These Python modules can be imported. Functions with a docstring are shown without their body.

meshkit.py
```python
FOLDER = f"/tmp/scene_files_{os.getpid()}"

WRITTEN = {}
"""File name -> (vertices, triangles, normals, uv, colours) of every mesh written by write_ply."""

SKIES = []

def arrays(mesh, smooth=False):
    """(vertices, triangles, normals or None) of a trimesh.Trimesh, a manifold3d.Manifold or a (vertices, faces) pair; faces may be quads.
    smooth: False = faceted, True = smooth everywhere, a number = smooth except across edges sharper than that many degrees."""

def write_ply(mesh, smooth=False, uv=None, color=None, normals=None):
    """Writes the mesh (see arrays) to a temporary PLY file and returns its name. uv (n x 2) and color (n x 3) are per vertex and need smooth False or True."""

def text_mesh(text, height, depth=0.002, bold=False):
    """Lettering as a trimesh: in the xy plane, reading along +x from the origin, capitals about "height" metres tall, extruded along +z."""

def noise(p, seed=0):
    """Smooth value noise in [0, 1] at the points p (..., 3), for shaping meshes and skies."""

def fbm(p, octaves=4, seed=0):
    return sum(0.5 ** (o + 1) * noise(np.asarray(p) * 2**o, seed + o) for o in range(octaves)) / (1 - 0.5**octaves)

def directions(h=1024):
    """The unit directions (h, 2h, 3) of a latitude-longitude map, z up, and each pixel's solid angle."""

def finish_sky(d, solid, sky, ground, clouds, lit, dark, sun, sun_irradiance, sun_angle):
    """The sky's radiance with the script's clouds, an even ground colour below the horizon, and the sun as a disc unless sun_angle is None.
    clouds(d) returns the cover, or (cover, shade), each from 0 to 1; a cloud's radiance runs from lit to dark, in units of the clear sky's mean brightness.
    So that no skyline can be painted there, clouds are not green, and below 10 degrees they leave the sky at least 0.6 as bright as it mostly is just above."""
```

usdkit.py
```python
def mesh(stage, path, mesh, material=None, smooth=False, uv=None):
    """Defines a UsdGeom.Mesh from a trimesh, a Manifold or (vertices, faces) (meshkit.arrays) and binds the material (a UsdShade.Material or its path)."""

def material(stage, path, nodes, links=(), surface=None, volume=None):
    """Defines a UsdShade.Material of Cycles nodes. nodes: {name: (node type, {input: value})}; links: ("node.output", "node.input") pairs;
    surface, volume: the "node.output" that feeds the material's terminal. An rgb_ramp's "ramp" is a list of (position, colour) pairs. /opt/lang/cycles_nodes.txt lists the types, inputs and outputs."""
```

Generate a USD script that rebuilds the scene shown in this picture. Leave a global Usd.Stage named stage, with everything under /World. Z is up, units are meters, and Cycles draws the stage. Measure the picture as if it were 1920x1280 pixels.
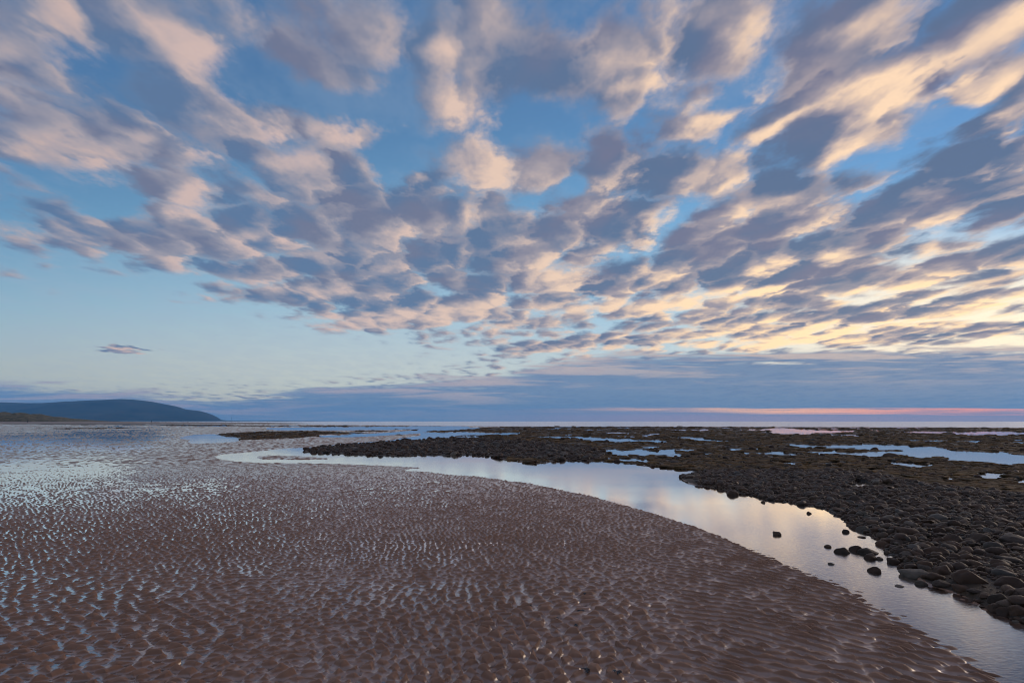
import math, numpy as np, trimesh, manifold3d, shapely, usdkit, meshkit
from pxr import Usd, UsdGeom, UsdLux, UsdShade, Gf, Sdf, Vt
from scipy import ndimage

# ---------------------------------------------------------------- camera, sky, sun, exposure
stage = Usd.Stage.CreateInMemory()
UsdGeom.SetStageUpAxis(stage, 'Z'); UsdGeom.SetStageMetersPerUnit(stage, 1.0)
UsdGeom.Xform.Define(stage, '/World')
CAM_H, PITCH, FPX, HORIZON = 1.5, math.radians(7.98), 1920 * 20.0 / 36.0, 789.5
SUN_EL, SUN_AZ = math.radians(6.0), math.radians(58.0)
cam = UsdGeom.Camera.Define(stage, '/World/camera')
cam.CreateHorizontalApertureAttr(36.0); cam.CreateVerticalApertureAttr(24.0); cam.CreateFocalLengthAttr(20.0)
cam.CreateClippingRangeAttr(Gf.Vec2f(0.1, 60000))
cam.AddTranslateOp().Set((0, 0, CAM_H)); cam.AddRotateXOp().Set(90 + math.degrees(PITCH))
cam.CreateExposureAttr(1.15)

sun = UsdLux.DistantLight.Define(stage, '/World/sun')
sun.CreateNormalizeAttr(True); sun.CreateIntensityAttr(0.12); sun.CreateAngleAttr(30.0); sun.CreateColorAttr(Gf.Vec3f(1.0, 0.74, 0.52))
sun.AddRotateZOp().Set(-math.degrees(SUN_AZ)); sun.AddRotateXOp().Set(math.degrees(SUN_EL) - 90)


class Graph:
    """Collects Cycles nodes; every call returns the reference of the node's main output."""
    OUT = dict(math='value', vector_math='vector', mapping='vector', map_range='result', noise_texture='fac', mix='color', rgb_ramp='color', combine_xyz='vector', clamp='result', hsv='color', wave_texture='fac', voronoi_texture='distance', gamma='color', bump='normal', fresnel='fac')

    def __init__(self):
        self.nodes, self.links = {}, []

    def __call__(self, kind, out=None, **inputs):
        name = 'n%d' % len(self.nodes)
        plain = {}
        for k, v in inputs.items():
            if isinstance(v, str) and v[:1] == 'n' and '.' in v:
                self.links.append((v, name + '.' + k))
            else:
                plain[k] = v
        self.nodes[name] = (kind, plain)
        return name + '.' + (out or self.OUT.get(kind, 'color'))

    def m(self, op, a, b=0.0, c=0.0, clamp=False):
        return self('math', math_type=op, value1=a, value2=b, value3=c, **({'use_clamp': True} if clamp else {}))

    def ramp(self, fac, *stops):
        return self('rgb_ramp', fac=fac, ramp=[(p, c if np.ndim(c) else (c, c, c)) for p, c in stops])

    def step(self, v, a, b, lo=0.0, hi=1.0):
        return self('map_range', range_type='smoothstep', value=v, from_min=a, from_max=b, to_min=lo, to_max=hi, clamp=True)

    def mix(self, fac, a, b, how='mix'):
        return self('mix', mix_type=how, fac=fac, color1=a, color2=b)

    def build(self, path, surface=None, volume=None):
        return usdkit.material(stage, path, self.nodes, self.links, surface=surface, volume=volume)


def ray(px, py):
    """The world direction that the photograph's pixel looks along."""
    x, y = (px - 960) / FPX, (640 - py) / FPX
    c, s = math.cos(PITCH), math.sin(PITCH)
    return np.array([x, c - s * y, s + c * y])


def uv_of(px, py):
    d = ray(px, py)
    return np.array([d[0] / d[1], d[2] / d[1]])


# clouds seen from the beach: where (as directions, given by pixel), half-lengths, tilt, weight
CLOUD = [
    (110, 25, 150, 60, -25, .8), (300, 90, 170, 65, -28, 1.0), (0, 95, 80, 40, -20, .8), (150, 165, 260, 55, -14, .6), (70, 255, 120, 48, -22, .95),
    (195, 290, 80, 26, -10, .9), (240, 240, 110, 45, -15, .75), (450, 215, 130, 45, -10, .6), (480, 275, 200, 60, -6, .9), (650, 290, 100, 70, 0, .9),
    (330, 365, 140, 45, -8, .95), (500, 60, 90, 55, -40, .45), (590, 110, 90, 50, -40, .45), (680, 70, 70, 60, 0, .5), (820, 82, 95, 48, 10, 1.0), (600, 370, 160, 55, 0, .85),
    (900, 210, 70, 90, 0, .85), (960, 325, 100, 60, 8, 1.0), (750, 395, 190, 60, 5, 1.0), (795, 342, 28, 14, 0, .9), (200, 445, 210, 36, -2, .95), (60, 385, 110, 22, 0, .45),
    (450, 435, 190, 42, 0, .95), (480, 500, 260, 52, -5, 1.05), (255, 512, 60, 16, 0, .5), (440, 555, 170, 22, -3, .85), (650, 572, 170, 36, -4, 1.0), (720, 602, 140, 22, 2, .9),
    (880, 572, 140, 34, 2, .9), (800, 500, 220, 75, 0, 1.1), (650, 470, 160, 50, 0, .8), (1010, 120, 110, 90, 30, .75), (1110, 112, 90, 80, 0, 1.05), (1300, 70, 210, 90, 38, 1.1),
    (1590, 35, 110, 46, 33, .95), (1740, 45, 200, 60, 33, 1.15), (1780, 95, 240, 46, 29, 1.0), (1640, 175, 140, 60, 30, 1.05), (1500, 150, 150, 42, 30, .75), (1310, 235, 65, 22, 15, .8),
    (1130, 300, 120, 80, 20, 1.0), (1220, 335, 190, 75, 25, 1.05), (1480, 290, 180, 75, 35, 1.15), (1620, 255, 110, 50, 28, 1.0), (1800, 295, 230, 62, 30, 1.1), (1880, 225, 60, 18, 20, .8),
    (1860, 150, 140, 44, 20, 1.0), (1770, 178, 60, 16, 25, .7), (1860, 360, 180, 80, 22, 1.1), (1060, 430, 170, 55, 10, 1.05), (1250, 460, 200, 60, 12, 1.0), (1450, 430, 200, 55, 22, 1.0),
    (1650, 420, 180, 60, 22, .95), (1540, 510, 200, 36, 10, .9), (1350, 505, 160, 36, 4, .85), (1150, 535, 130, 36, 8, .9), (1820, 510, 160, 40, 12, .9), (1040, 520, 120, 45, 0, .8),
    (1440, 562, 130, 18, 6, .8), (1590, 590, 170, 14, 5, .9), (1740, 578, 130, 16, 8, .85), (1860, 560, 110, 22, 6, .7), (1110, 640, 190, 13, 3, .95), (1290, 607, 100, 12, 4, .8), (1150, 585, 140, 20, 2, .6),
    (1420, 622, 110, 11, 2, .8), (1700, 625, 200, 14, 3, .8), (1880, 620, 100, 14, 3, .8), (1550, 640, 200, 10, 2, .7), (240, 656, 80, 8, 0, 2.4), (1000, 610, 100, 14, 2, .5),
    (1850, 470, 160, 34, 15, .8), (1000, 660, 70, 9, 2, .6),
    (1430, 600, 560, 70, 2, .55), (1500, 530, 480, 60, 4, .3),
    (120, 595, 440, 90, 0, -1.1), (560, 672, 330, 36, 0, -.9), (200, 700, 420, 36, 0, -.9), (430, 640, 260, 40, 0, -.7),
    (1745, 218, 70, 36, 24, -.7), (1055, 55, 50, 60, 0, -.5), (1400, 165, 90, 40, 20, -.6), (1078, 345, 40, 34, 0, -.9), (430, 150, 120, 40, -30, -.5), (600, 200, 150, 45, -8, -.6), (230, 500, 160, 18, -10, -.25), (1535, 370, 40, 20, 20, -.5), (740, 200, 60, 60, 0, -.4), (520, 345, 90, 22, -6, -.35), (740, 325, 70, 26, 0, -.5), (200, 205, 160, 20, -15, -.15),
]
LIT = [
    (105, 25, 70, 42, -25, .7), (325, 85, 85, 42, -35, 1.0), (378, 132, 60, 28, -30, .9), (8, 95, 50, 28, -20, .9), (75, 258, 75, 30, -22, .9), (190, 288, 60, 20, -10, .9), (258, 256, 45, 26, 0, .8),
    (445, 189, 28, 11, 0, .9), (575, 243, 55, 18, -15, .6), (655, 255, 50, 40, 0, .7), (530, 310, 80, 22, -4, .6), (680, 300, 50, 30, -20, .4), (372, 368, 55, 34, 0, 1.0), (345, 385, 70, 18, 0, .5),
    (825, 80, 75, 34, 10, 1.0), (905, 220, 45, 60, 10, .85), (938, 248, 30, 20, 0, .9), (962, 325, 75, 42, 8, 1.1), (793, 342, 26, 11, 0, .9), (75, 436, 80, 16, 0, .4), (470, 435, 34, 18, 0, .9),
    (540, 452, 20, 11, 0, .8), (390, 513, 70, 16, -5, .8), (600, 542, 120, 16, -5, .8), (710, 598, 160, 20, 3, 1.1), (380, 562, 60, 10, 0, .7), (690, 485, 80, 36, -15, .55), (560, 480, 120, 18, -4, .35), (860, 580, 90, 22, 2, .9), (895, 395, 60, 26, 20, .55), (760, 420, 60, 22, 10, .5),
    (1118, 108, 75, 55, 0, 1.0), (1150, 160, 44, 18, 10, .8), (1325, 20, 70, 36, 30, .75), (1425, 50, 80, 46, 38, .8), (1232, 150, 44, 44, 20, .9), (1245, 195, 32, 16, 20, .9), (1290, 110, 100, 50, 35, .3), (1605, 28, 90, 26, 33, .8),
    (1800, 82, 230, 32, 29, 1.0), (1645, 165, 90, 46, 35, 1.2), (1690, 205, 60, 30, 20, 1.0), (1315, 232, 55, 18, 15, 1.0), (1300, 195, 40, 14, 25, .7), (1345, 312, 80, 30, 30, .8), (1465, 243, 90, 13, 30, .8), (1645, 222, 80, 34, 30, 1.1),
    (1600, 292, 90, 26, 28, 1.1), (1880, 224, 50, 15, 20, 1.1), (1905, 268, 50, 12, 15, .9), (1860, 148, 120, 32, 20, 1.1), (1772, 177, 60, 14, 25, 1.0), (1720, 352, 60, 24, 20, .8), (1440, 386, 80, 18, 20, .8), (1390, 350, 60, 20, 25, .6), (1280, 400, 60, 16, 20, .5),
    (1050, 518, 80, 30, 5, .9), (1235, 515, 70, 22, 8, .9), (1340, 556, 120, 16, 4, 1.1), (1440, 500, 45, 16, 20, 1.0), (1560, 483, 60, 14, 10, 1.1), (1750, 450, 70, 18, 45, 1.2), (1860, 520, 100, 14, 15, 1.0), (1840, 570, 120, 14, 10, 1.2), (1100, 572, 130, 16, 2, 1.0), (1250, 582, 90, 14, 4, 1.0),
    (1480, 640, 170, 9, 2, 1.1), (1600, 612, 130, 9, 5, 1.1), (1885, 600, 70, 10, 3, 1.1), (1760, 600, 110, 8, 5, 1.0), (1150, 655, 200, 8, 3, 1.0), (1650, 545, 110, 12, 12, 1.0), (1480, 540, 90, 10, 8, .9), (960, 460, 60, 22, 15, .35), (1120, 470, 70, 18, 10, .4), (1000, 400, 50, 18, 30, .4), (240, 658, 60, 4, 0, .6), (930, 610, 90, 12, 2, .8),
    (1400, 632, 420, 32, 2, .5), (1480, 600, 460, 60, 2, .22), (1250, 560, 300, 50, 4, .15), (1000, 590, 200, 40, 0, .2),
    (1480, 290, 110, 46, 35, -.5), (1130, 290, 90, 50, 20, -.5), (1800, 300, 150, 40, 30, -.5), (1870, 400, 110, 40, 22, -.5), (1740, 35, 150, 34, 33, -.5), (1520, 510, 110, 26, 8, -.4), (1400, 430, 110, 28, 22, -.3), (760, 390, 120, 40, 5, -.4), (1050, 430, 100, 34, 10, -.4), (1010, 110, 60, 60, 30, -.4),
]


def K(r, g, b):
    """A colour as it looks in the photograph (linear), before the camera's one stop."""
    return (r / 2, g / 2, b / 2)


LITC = (K(.62, .46, .41), K(1.0, .70, .45))
CLUMP = 4.4
DARKC = (K(.10, .165, .29), K(.105, .145, .24))
MIDC = (K(.33, .305, .345), K(.45, .36, .345))
MAUVE = (K(.15, .165, .25), K(.165, .16, .235))
DENS0, LIT0, VEIL = 0.19, 0.12, 0.65
LITR, COVR = (-0.42, 0.60, 0.18, 1.22), (0.05, 0.95)


def sky_material():
    g = Graph()
    d = g('texture_coordinate', out='generated')
    s = g('separate_xyz', out='x', vector=d)
    x, y, z = s, s[:-1] + 'y', s[:-1] + 'z'
    ya = g.m('maximum', g.m('absolute', y), 0.03)
    zc = g.m('maximum', z, 0.0)
    U, V = g.m('divide', x, ya), g.m('divide', zc, ya)
    uv = g('combine_xyz', x=U, y=V)
    # the plane of the clouds, streets running away from the beach
    zz = g.m('add', zc, 0.07)
    P = g('combine_xyz', x=g.m('divide', x, zz), y=g.m('multiply', g.m('divide', y, zz), 0.68), z=0.37)
    warp = g('noise_texture', dimensions='2D', out='color', vector=P, scale=2.8, detail=5.0, roughness=0.6)
    wv = g('vector_math', math_type='multiply_add', vector1=warp, vector2=(1, 1, 0), vector3=(-0.5, -0.5, 0))
    # blob edges are carried along by the same turbulence, less so towards the horizon
    wamp = g('vector_math', math_type='scale', vector1=g('vector_math', math_type='multiply', vector1=wv, vector2=(0.13, 0.10, 0)), scale=g('map_range', value=V, from_min=0.05, from_max=0.5, to_min=0.25, to_max=1.0, clamp=True))
    uvw = g('vector_math', math_type='add', vector1=uv, vector2=wamp)

    def boxed(rows):
        """Each cloud with its centre, axes and the box it can touch."""
        out = []
        for px, py, a, b, ang, w in rows:
            w = w if w > 2 else min(w, 0.85) if py < 380 or w < 0 else 0.88 * w
            c, t = uv_of(px, py), math.radians(ang)
            major = 1.45 * (uv_of(px + a * math.cos(t), py - a * math.sin(t)) - c)
            minor = 1.45 * (uv_of(px + b * math.sin(t), py + b * math.cos(t)) - c)
            rot, la, lb = math.atan2(major[1], major[0]), np.linalg.norm(major), np.linalg.norm(minor)
            half = np.hypot(np.array([math.cos(rot), math.sin(rot)]) * la, np.array([math.sin(rot), math.cos(rot)]) * lb)
            out.append((c, rot, la, lb, w, c - half, c + half))
        return out

    def blobs(rows, acc):
        for c, rot, la, lb, w, _, _ in rows:
            q = g('mapping', mapping_type='texture', vector=uvw, location=(c[0], c[1], 0), rotation=(0, 0, rot), scale=(la, lb, 1e9))
            acc = g.m('add', g.step(g('vector_math', out='value', math_type='length', vector1=q), 0.0, 1.0, w, 0.0), acc)
        return acc

    n1 = g('noise_texture', dimensions='2D', vector=P, scale=1.2, detail=6.0, roughness=0.57, distortion=0.1)
    n2 = g('noise_texture', dimensions='2D', vector=P, scale=3.4, detail=7.0, roughness=0.64, distortion=0.1)
    n3 = g('noise_texture', dimensions='2D', vector=g('vector_math', math_type='add', vector1=P, vector2=(3.1, 8.2, 0)), scale=2.6, detail=3.0)
    # the deck is broken into rounded clumps, each lit on the side that faces the low sun
    Pw = g('vector_math', math_type='multiply_add', vector1=wv, vector2=(0.42, 0.42, 0), vector3=P)
    clump = g('voronoi_texture', out='distance', dimensions='2D', feature='f1', vector=Pw, scale=CLUMP, randomness=0.92)
    heart = clump.split('.')[0] + '.position'
    rel = g('vector_math', math_type='subtract', vector1=Pw, vector2=heart)
    side = g('vector_math', out='value', math_type='dot_product', vector1=rel, vector2=(CLUMP * math.sin(SUN_AZ), CLUMP * math.cos(SUN_AZ) * 0.6, 0))
    rim = g('voronoi_texture', out='distance', dimensions='2D', feature='distance_to_edge', vector=Pw, scale=CLUMP, randomness=0.92)
    side = g.m('multiply', side, g.step(rim, 0.0, 0.20))
    base_dens = g.m('multiply_add', n1, 0.9, g.m('multiply_add', n2, 1.6, g.m('multiply_add', clump, -1.45, -1.25 + 0.64 + DENS0)))
    # overhead and behind, the same deck goes on
    base_dens = g.m('add', base_dens, g.step(V, 0.35, 1.2, 0.0, 0.45))
    base_lit = g.m('multiply_add', side, 1.7, g.m('multiply_add', n2, 1.3, g.m('multiply_add', n3, 0.8, -1.05 + LIT0)))
    # how near the sun's azimuth: cream there, pinkish away
    sd = (math.cos(SUN_EL) * math.sin(SUN_AZ), math.cos(SUN_EL) * math.cos(SUN_AZ), math.sin(SUN_EL))
    near = g('vector_math', out='value', math_type='dot_product', vector1=d, vector2=sd)
    warm = g.step(near, 0.15, 0.95)
    litc = g.mix(warm, LITC[0], LITC[1])
    litc = g('vector_math', math_type='scale', vector1=litc, scale=g.step(near, -0.9, 0.2, 0.5, 1.0))
    litc = g.mix(g.m('multiply', g.step(near, 0.62, 0.90), g.step(V, 0.36, 0.18)), litc, K(1.25, .85, .45))
    dark = g.mix(warm, DARKC[0], DARKC[1])
    dark = g.mix(g.step(n3, 0.38, 0.66), dark, g.mix(warm, MAUVE[0], MAUVE[1]))
    mid = g.mix(warm, MIDC[0], MIDC[1])
    clear = g('sky_texture', sky_type='single_scattering', sun_disc=False, sun_elevation=SUN_EL, sun_rotation=SUN_AZ, air_density=1.0, aerosol_density=0.1, ozone_density=4.0)
    clear = g('vector_math', math_type='scale', vector1=clear, scale=0.1)
    veil = g.ramp(V, (0.0, (.80, .72, .60)), (0.10, (.70, .68, .60)), (0.2, (.50, .66, .70)), (0.36, (.28, .52, .66)), (0.7, (.10, .25, .48)), (1.0, (.05, .15, .38)))
    clear = g.mix(g.step(V, 0.05, 0.6, VEIL, 0.25), clear, g('vector_math', math_type='scale', vector1=veil, scale=g.step(near, -0.9, 0.35, 0.22, 0.5)))
    clear = g.mix(g.m('multiply', g.step(near, 0.70, 0.98, 0.0, 0.9), g.step(V, 0.42, 0.16)), clear, K(1.25, 1.0, .66))
    clear = g.mix(g.step(V, 0.25, 0.7, 0.0, 0.28), clear, K(.11, .20, .36))
    clear = g.mix(g.m('multiply', g.step(base_dens, -0.3, 0.6), 0.16), clear, K(.34, .42, .53))

    # the low bank of grey-blue cloud along the horizon, its ragged top edge rising towards the sun's side
    Uf = g('map_range', value=U, from_min=-1.0, from_max=1.0, to_min=0.0, to_max=1.0, clamp=True)
    tops = [(0, 716), (180, 728), (320, 742), (440, 744), (560, 722), (700, 716), (900, 708), (1000, 688), (1150, 664), (1400, 655), (1920, 650)]
    top = g.ramp(Uf, *[((uv_of(px, py)[0] + 1) / 2, float(uv_of(px, py)[1])) for px, py in tops])
    PB = g('combine_xyz', x=g.m('multiply', U, 3.0), y=g.m('multiply', V, 55.0), z=3.3)
    nb = g('noise_texture', dimensions='2D', vector=PB, scale=1.2, detail=7.0, roughness=0.6, distortion=0.3)
    below = g.m('subtract', top, V)
    edge = g.m('add', below, g.m('multiply', g.m('subtract', nb, 0.5), 0.075))
    bank = g.step(edge, -0.004, 0.016)
    bankc = g.mix(g.step(U, -0.5, 0.9), K(.14, .235, .39), K(.165, .23, .35))
    streak = g.m('multiply', g.step(nb, 0.46, 0.66), g.step(below, 0.085, 0.0))
    bankc = g.mix(g.m('multiply', streak, 0.6), bankc, g.mix(warm, K(.55, .42, .42), K(.95, .66, .42)))
    bankc = g.mix(g.m('multiply', g.m('subtract', nb, 0.4), 0.8, clamp=True), bankc, K(.27, .31, .42))
    bank = g.m('multiply', bank, 0.94)
    # afterglow in the slit under the bank
    slitc = uv_of(1500, 770)[1]
    wob = g.m('multiply', g.m('subtract', g('noise_texture', dimensions='2D', vector=g('combine_xyz', x=g.m('multiply', U, 2.5), y=g.m('multiply', V, 130.0), z=1.0), scale=1.0, detail=4.0), 0.5), 0.016)
    sv = g.m('add', V, wob)
    sl = g.m('multiply', g.step(sv, 0.0115, 0.0185), g.step(sv, 0.0240, 0.0195))
    sl = g.m('multiply', sl, g.step(g('noise_texture', dimensions='2D', vector=g('combine_xyz', x=g.m('multiply', U, 6.0), y=g.m('multiply', V, 260.0)), scale=1.0, detail=3.0), 0.30, 0.55, 0.25, 1.0))
    sl = g.m('multiply', sl, g.step(U, -0.05, 0.55))
    low = g.m('multiply', g.step(V, 0.024, 0.004), g.step(U, -0.2, 0.4))
    bankc = g.mix(g.m('multiply', low, 0.55), bankc, K(.55, .30, .36))
    bankc = g.mix(g.m('multiply', sl, 0.95), bankc, g.mix(g.step(U, 0.35, 0.8), K(1.6, .74, .26), K(1.6, .44, .14)))

    def leaf(clouds, lights, low_):
        dens = blobs(clouds, base_dens)
        thick = g.step(dens, 0.45, 1.6)
        lit = g.m('multiply_add', thick, -0.30, blobs(lights, base_lit))
        lo = g.mix(g.step(lit, LITR[0], LITR[1]), dark, mid)
        cloud = g.mix(g.step(lit, LITR[2], LITR[3]), lo, litc)
        c = g.mix(g.m('multiply', g.step(dens, COVR[0], COVR[1]), 0.93), clear, cloud)
        if low_:
            c = g.mix(bank, c, bankc)
        return g('background_shader', out='background', color=c, strength=1.0)

    su = g('separate_xyz', out='x', vector=uvw)
    part = (su, su[:-1] + 'y')

    def split(clouds, lights, lo, hi, depth):
        """The sky by regions, so that each direction is asked only about the clouds near it."""
        near = lambda rows: [r for r in rows if all(r[5] < hi) and all(r[6] > lo)]
        clouds, lights = near(clouds), near(lights)
        if depth == 0 or len(clouds) + len(lights) < 8:
            return leaf(clouds, lights, lo[1] < 0.2)
        best = (0, 1, 0.2) if depth == 8 else None
        for axis in (0, 1) if best is None else ():
            mid_ = float(np.median([r[0][axis] for r in clouds + lights]))
            n = sum(r[5][axis] < mid_ for r in clouds + lights) + sum(r[6][axis] > mid_ for r in clouds + lights)
            if best is None or n < best[0]:
                best = (n, axis, mid_)
        _, axis, cut = best
        h1, l2 = hi.copy(), lo.copy()
        h1[axis], l2[axis] = cut, cut
        a_, b_ = split(clouds, lights, lo, h1, depth - 1), split(clouds, lights, l2, hi, depth - 1)
        return g('mix_closure', out='closure', fac=g.m('greater_than', part[axis], cut), closure1=a_, closure2=b_)

    inf = np.array([1e9, 1e9])
    return g.build('/World/Looks/sky', surface=split(boxed(CLOUD), boxed(LIT), -inf, inf, 8))


sky = UsdLux.DomeLight.Define(stage, '/World/sky')
UsdShade.MaterialBindingAPI.Apply(sky.GetPrim()).Bind(sky_material())
sky.GetPrim().SetCustomDataByKey('kind', 'structure')


# ---------------------------------------------------------------- helpers
def prop(prim, label=None, category=None, group=None, kind=None):
    for k, v in (('label', label), ('category', category), ('group', group), ('kind', kind)):
        if v:
            prim.SetCustomDataByKey(k, v)
    return prim


USED = {}


def numbered(name):
    n = USED[name] = USED.get(name, -1) + 1
    return '/World/' + (name if n == 0 else '%s_%03d' % (name, n))


def add(path, mesh, material, smooth=True, **tags):
    m = usdkit.mesh(stage, path, mesh, material, smooth=smooth)
    prop(m.GetPrim(), **tags)
    return m


def primvar(m, name, values):
    UsdGeom.PrimvarsAPI(m).CreatePrimvar(name, Sdf.ValueTypeNames.FloatArray, 'vertex').Set(Vt.FloatArray.FromNumpy(np.asarray(values, np.float32)))


def ground_at(px, py, z=0.0):
    """The point of the level z that the photograph shows at a pixel below the horizon."""
    d = ray(px, py)
    return np.array([0, 0, CAM_H]) + d * ((z - CAM_H) / d[2])


def smoothstep(x, a, b):
    t = np.clip((x - a) / (b - a), 0, 1)
    return t * t * (3 - 2 * t)


def poly(text):
    """A shore line read off the photograph, as a polygon in (x / y, height below the eye / y)."""
    return shapely.Polygon([uv_of(*map(float, p.split(','))) for p in text.split()]).buffer(0)


# ---------------------------------------------------------------- shore lines
STREAM = [poly(t) for t in (
    '2100,1420 1850,1262 1760,1200 1690,1160 1560,1090 1440,1045 1340,1000 1235,965 1110,930 1000,907 900,893 840,889 800,884 755,882 770,879 800,877 720,874 640,871 560,869 480,867.5 440,865 412,861 403,856 412,852 430,850 480,846 530,841 600,837 640,832 700,827.5 735,825 755,820.5 792,816.5 785,811 850,809.5 925,811 920,815 855,816 850,820 830,822 800,824 740,827 680,831 655,834 610,837 590,839 562,845 600,847 640,850 660,851 700,852 740,853 770,853 790,851 850,852 900,851 930,853 945,858 955,861 960,858 975,862 988,867 1020,866 1045,861 1080,861 1090,864 1100,861 1135,860 1140,863 1150,865 1165,866 1170,861 1175,868 1215,870 1235,874 1260,877 1290,878 1305,877 1335,879 1355,885 1345,889 1320,890 1285,892 1305,900 1310,908 1340,912 1365,918 1400,925 1440,935 1490,943 1540,950 1575,962 1590,978 1600,988 1640,1000 1655,1012 1665,1030 1685,1050 1700,1068 1740,1092 1780,1105 1815,1118 1850,1135 1875,1150 1920,1168 2100,1220',
)]
SANDBARS = [poly(t) for t in ('478,857 500,853.5 550,854.5 600,857.5 622,860 560,861 490,860', '480,869 560,868.5 640,870 720,873.5 800,877 720,876 640,874 560,872')]
POOLS = [poly(t) for t in (
    '340,821 365,815.5 400,815 420,819 455,822 440,827 395,829.5 360,830 355,827 365,824', '595,818 640,816 690,814 740,811 790,806 840,803.5 900,802.5 800,807 785,811 700,816.5 650,818.5',
    '500,803 600,801.5 720,800.5 860,799.8 880,801 760,804 640,805 520,805',
    '1000,821 1020,818 1110,818 1115,820 1060,821.5', '1083,822 1110,820.5 1180,822 1150,825 1090,824.5', '1165,819 1195,818 1190,820', '1200,817 1225,813 1240,813 1215,818', '1140,842 1157,841 1155,844', '1200,839 1222,836.5 1242,838.5 1225,841',
    '1235,843 1265,841 1262,845', '1350,842 1370,840 1395,842 1380,844.5', '1400,842 1430,840.5 1428,843.5', '1250,855 1280,852.5 1270,857', '1320,850 1345,849 1335,852', '1290,851 1305,849.5 1300,853',
    '1440,804 1470,803 1500,805.5 1540,807 1600,808 1540,810.5 1480,813 1450,811', '1680,810 1735,808.5 1795,811 1740,812', '1790,813 1850,809.5 1920,811 1990,811 1990,814 1920,813.5', '1810,827 1835,824.5 1842,828 1830,830', '1890,829 1925,828 1990,830 1920,831',
    '1478,834 1530,835.5 1600,835 1620,833 1680,834.5 1710,837.5 1745,838 1770,841 1785,845 1840,848 1885,847 1890,851 1920,854 2040,858 2040,872 1920,869 1895,872 1850,868 1800,866 1770,863 1778,859 1770,855 1725,859 1700,853 1680,852 1650,855 1620,857 1600,852 1580,849 1640,847.5 1700,846 1690,842 1640,842.5 1570,838.5 1500,838.5',
    '1520,852 1542,850 1540,854', '1460,865 1480,866 1500,868 1485,872 1465,870', '1500,868 1525,866 1520,871', '1545,867 1590,864.5 1588,869 1550,871', '1605,864 1630,862 1625,866', '1662,864 1700,868 1740,871 1755,867 1750,874 1715,878 1690,873 1670,870',
    '1622,881 1640,876 1668,882 1640,885', '1755,899 1790,894 1800,897 1785,906 1765,904', '1820,893 1850,886 1895,888.5 1890,897 1870,902 1840,897', '1895,902 1920,897 1990,899 1990,908 1920,909',
    '1597,914 1605,901 1625,904 1640,911 1660,907 1680,912 1665,915 1630,914', '1800,937 1815,934 1817,938', '1842,940 1860,937 1878,945 1860,944', '1400,805 1440,804.5 1438,806.5', '1245,806 1330,805 1325,807',
    '1440,846 1475,845 1470,848', '1440,856 1458,855 1455,859', '1560,876 1580,874 1575,878', '1330,862 1352,860.5 1350,864', '1180,861 1200,859.5 1196,862.5', '1470,849 1500,850 1480,852', '1540,846 1570,844.5 1566,848',
)]
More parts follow.
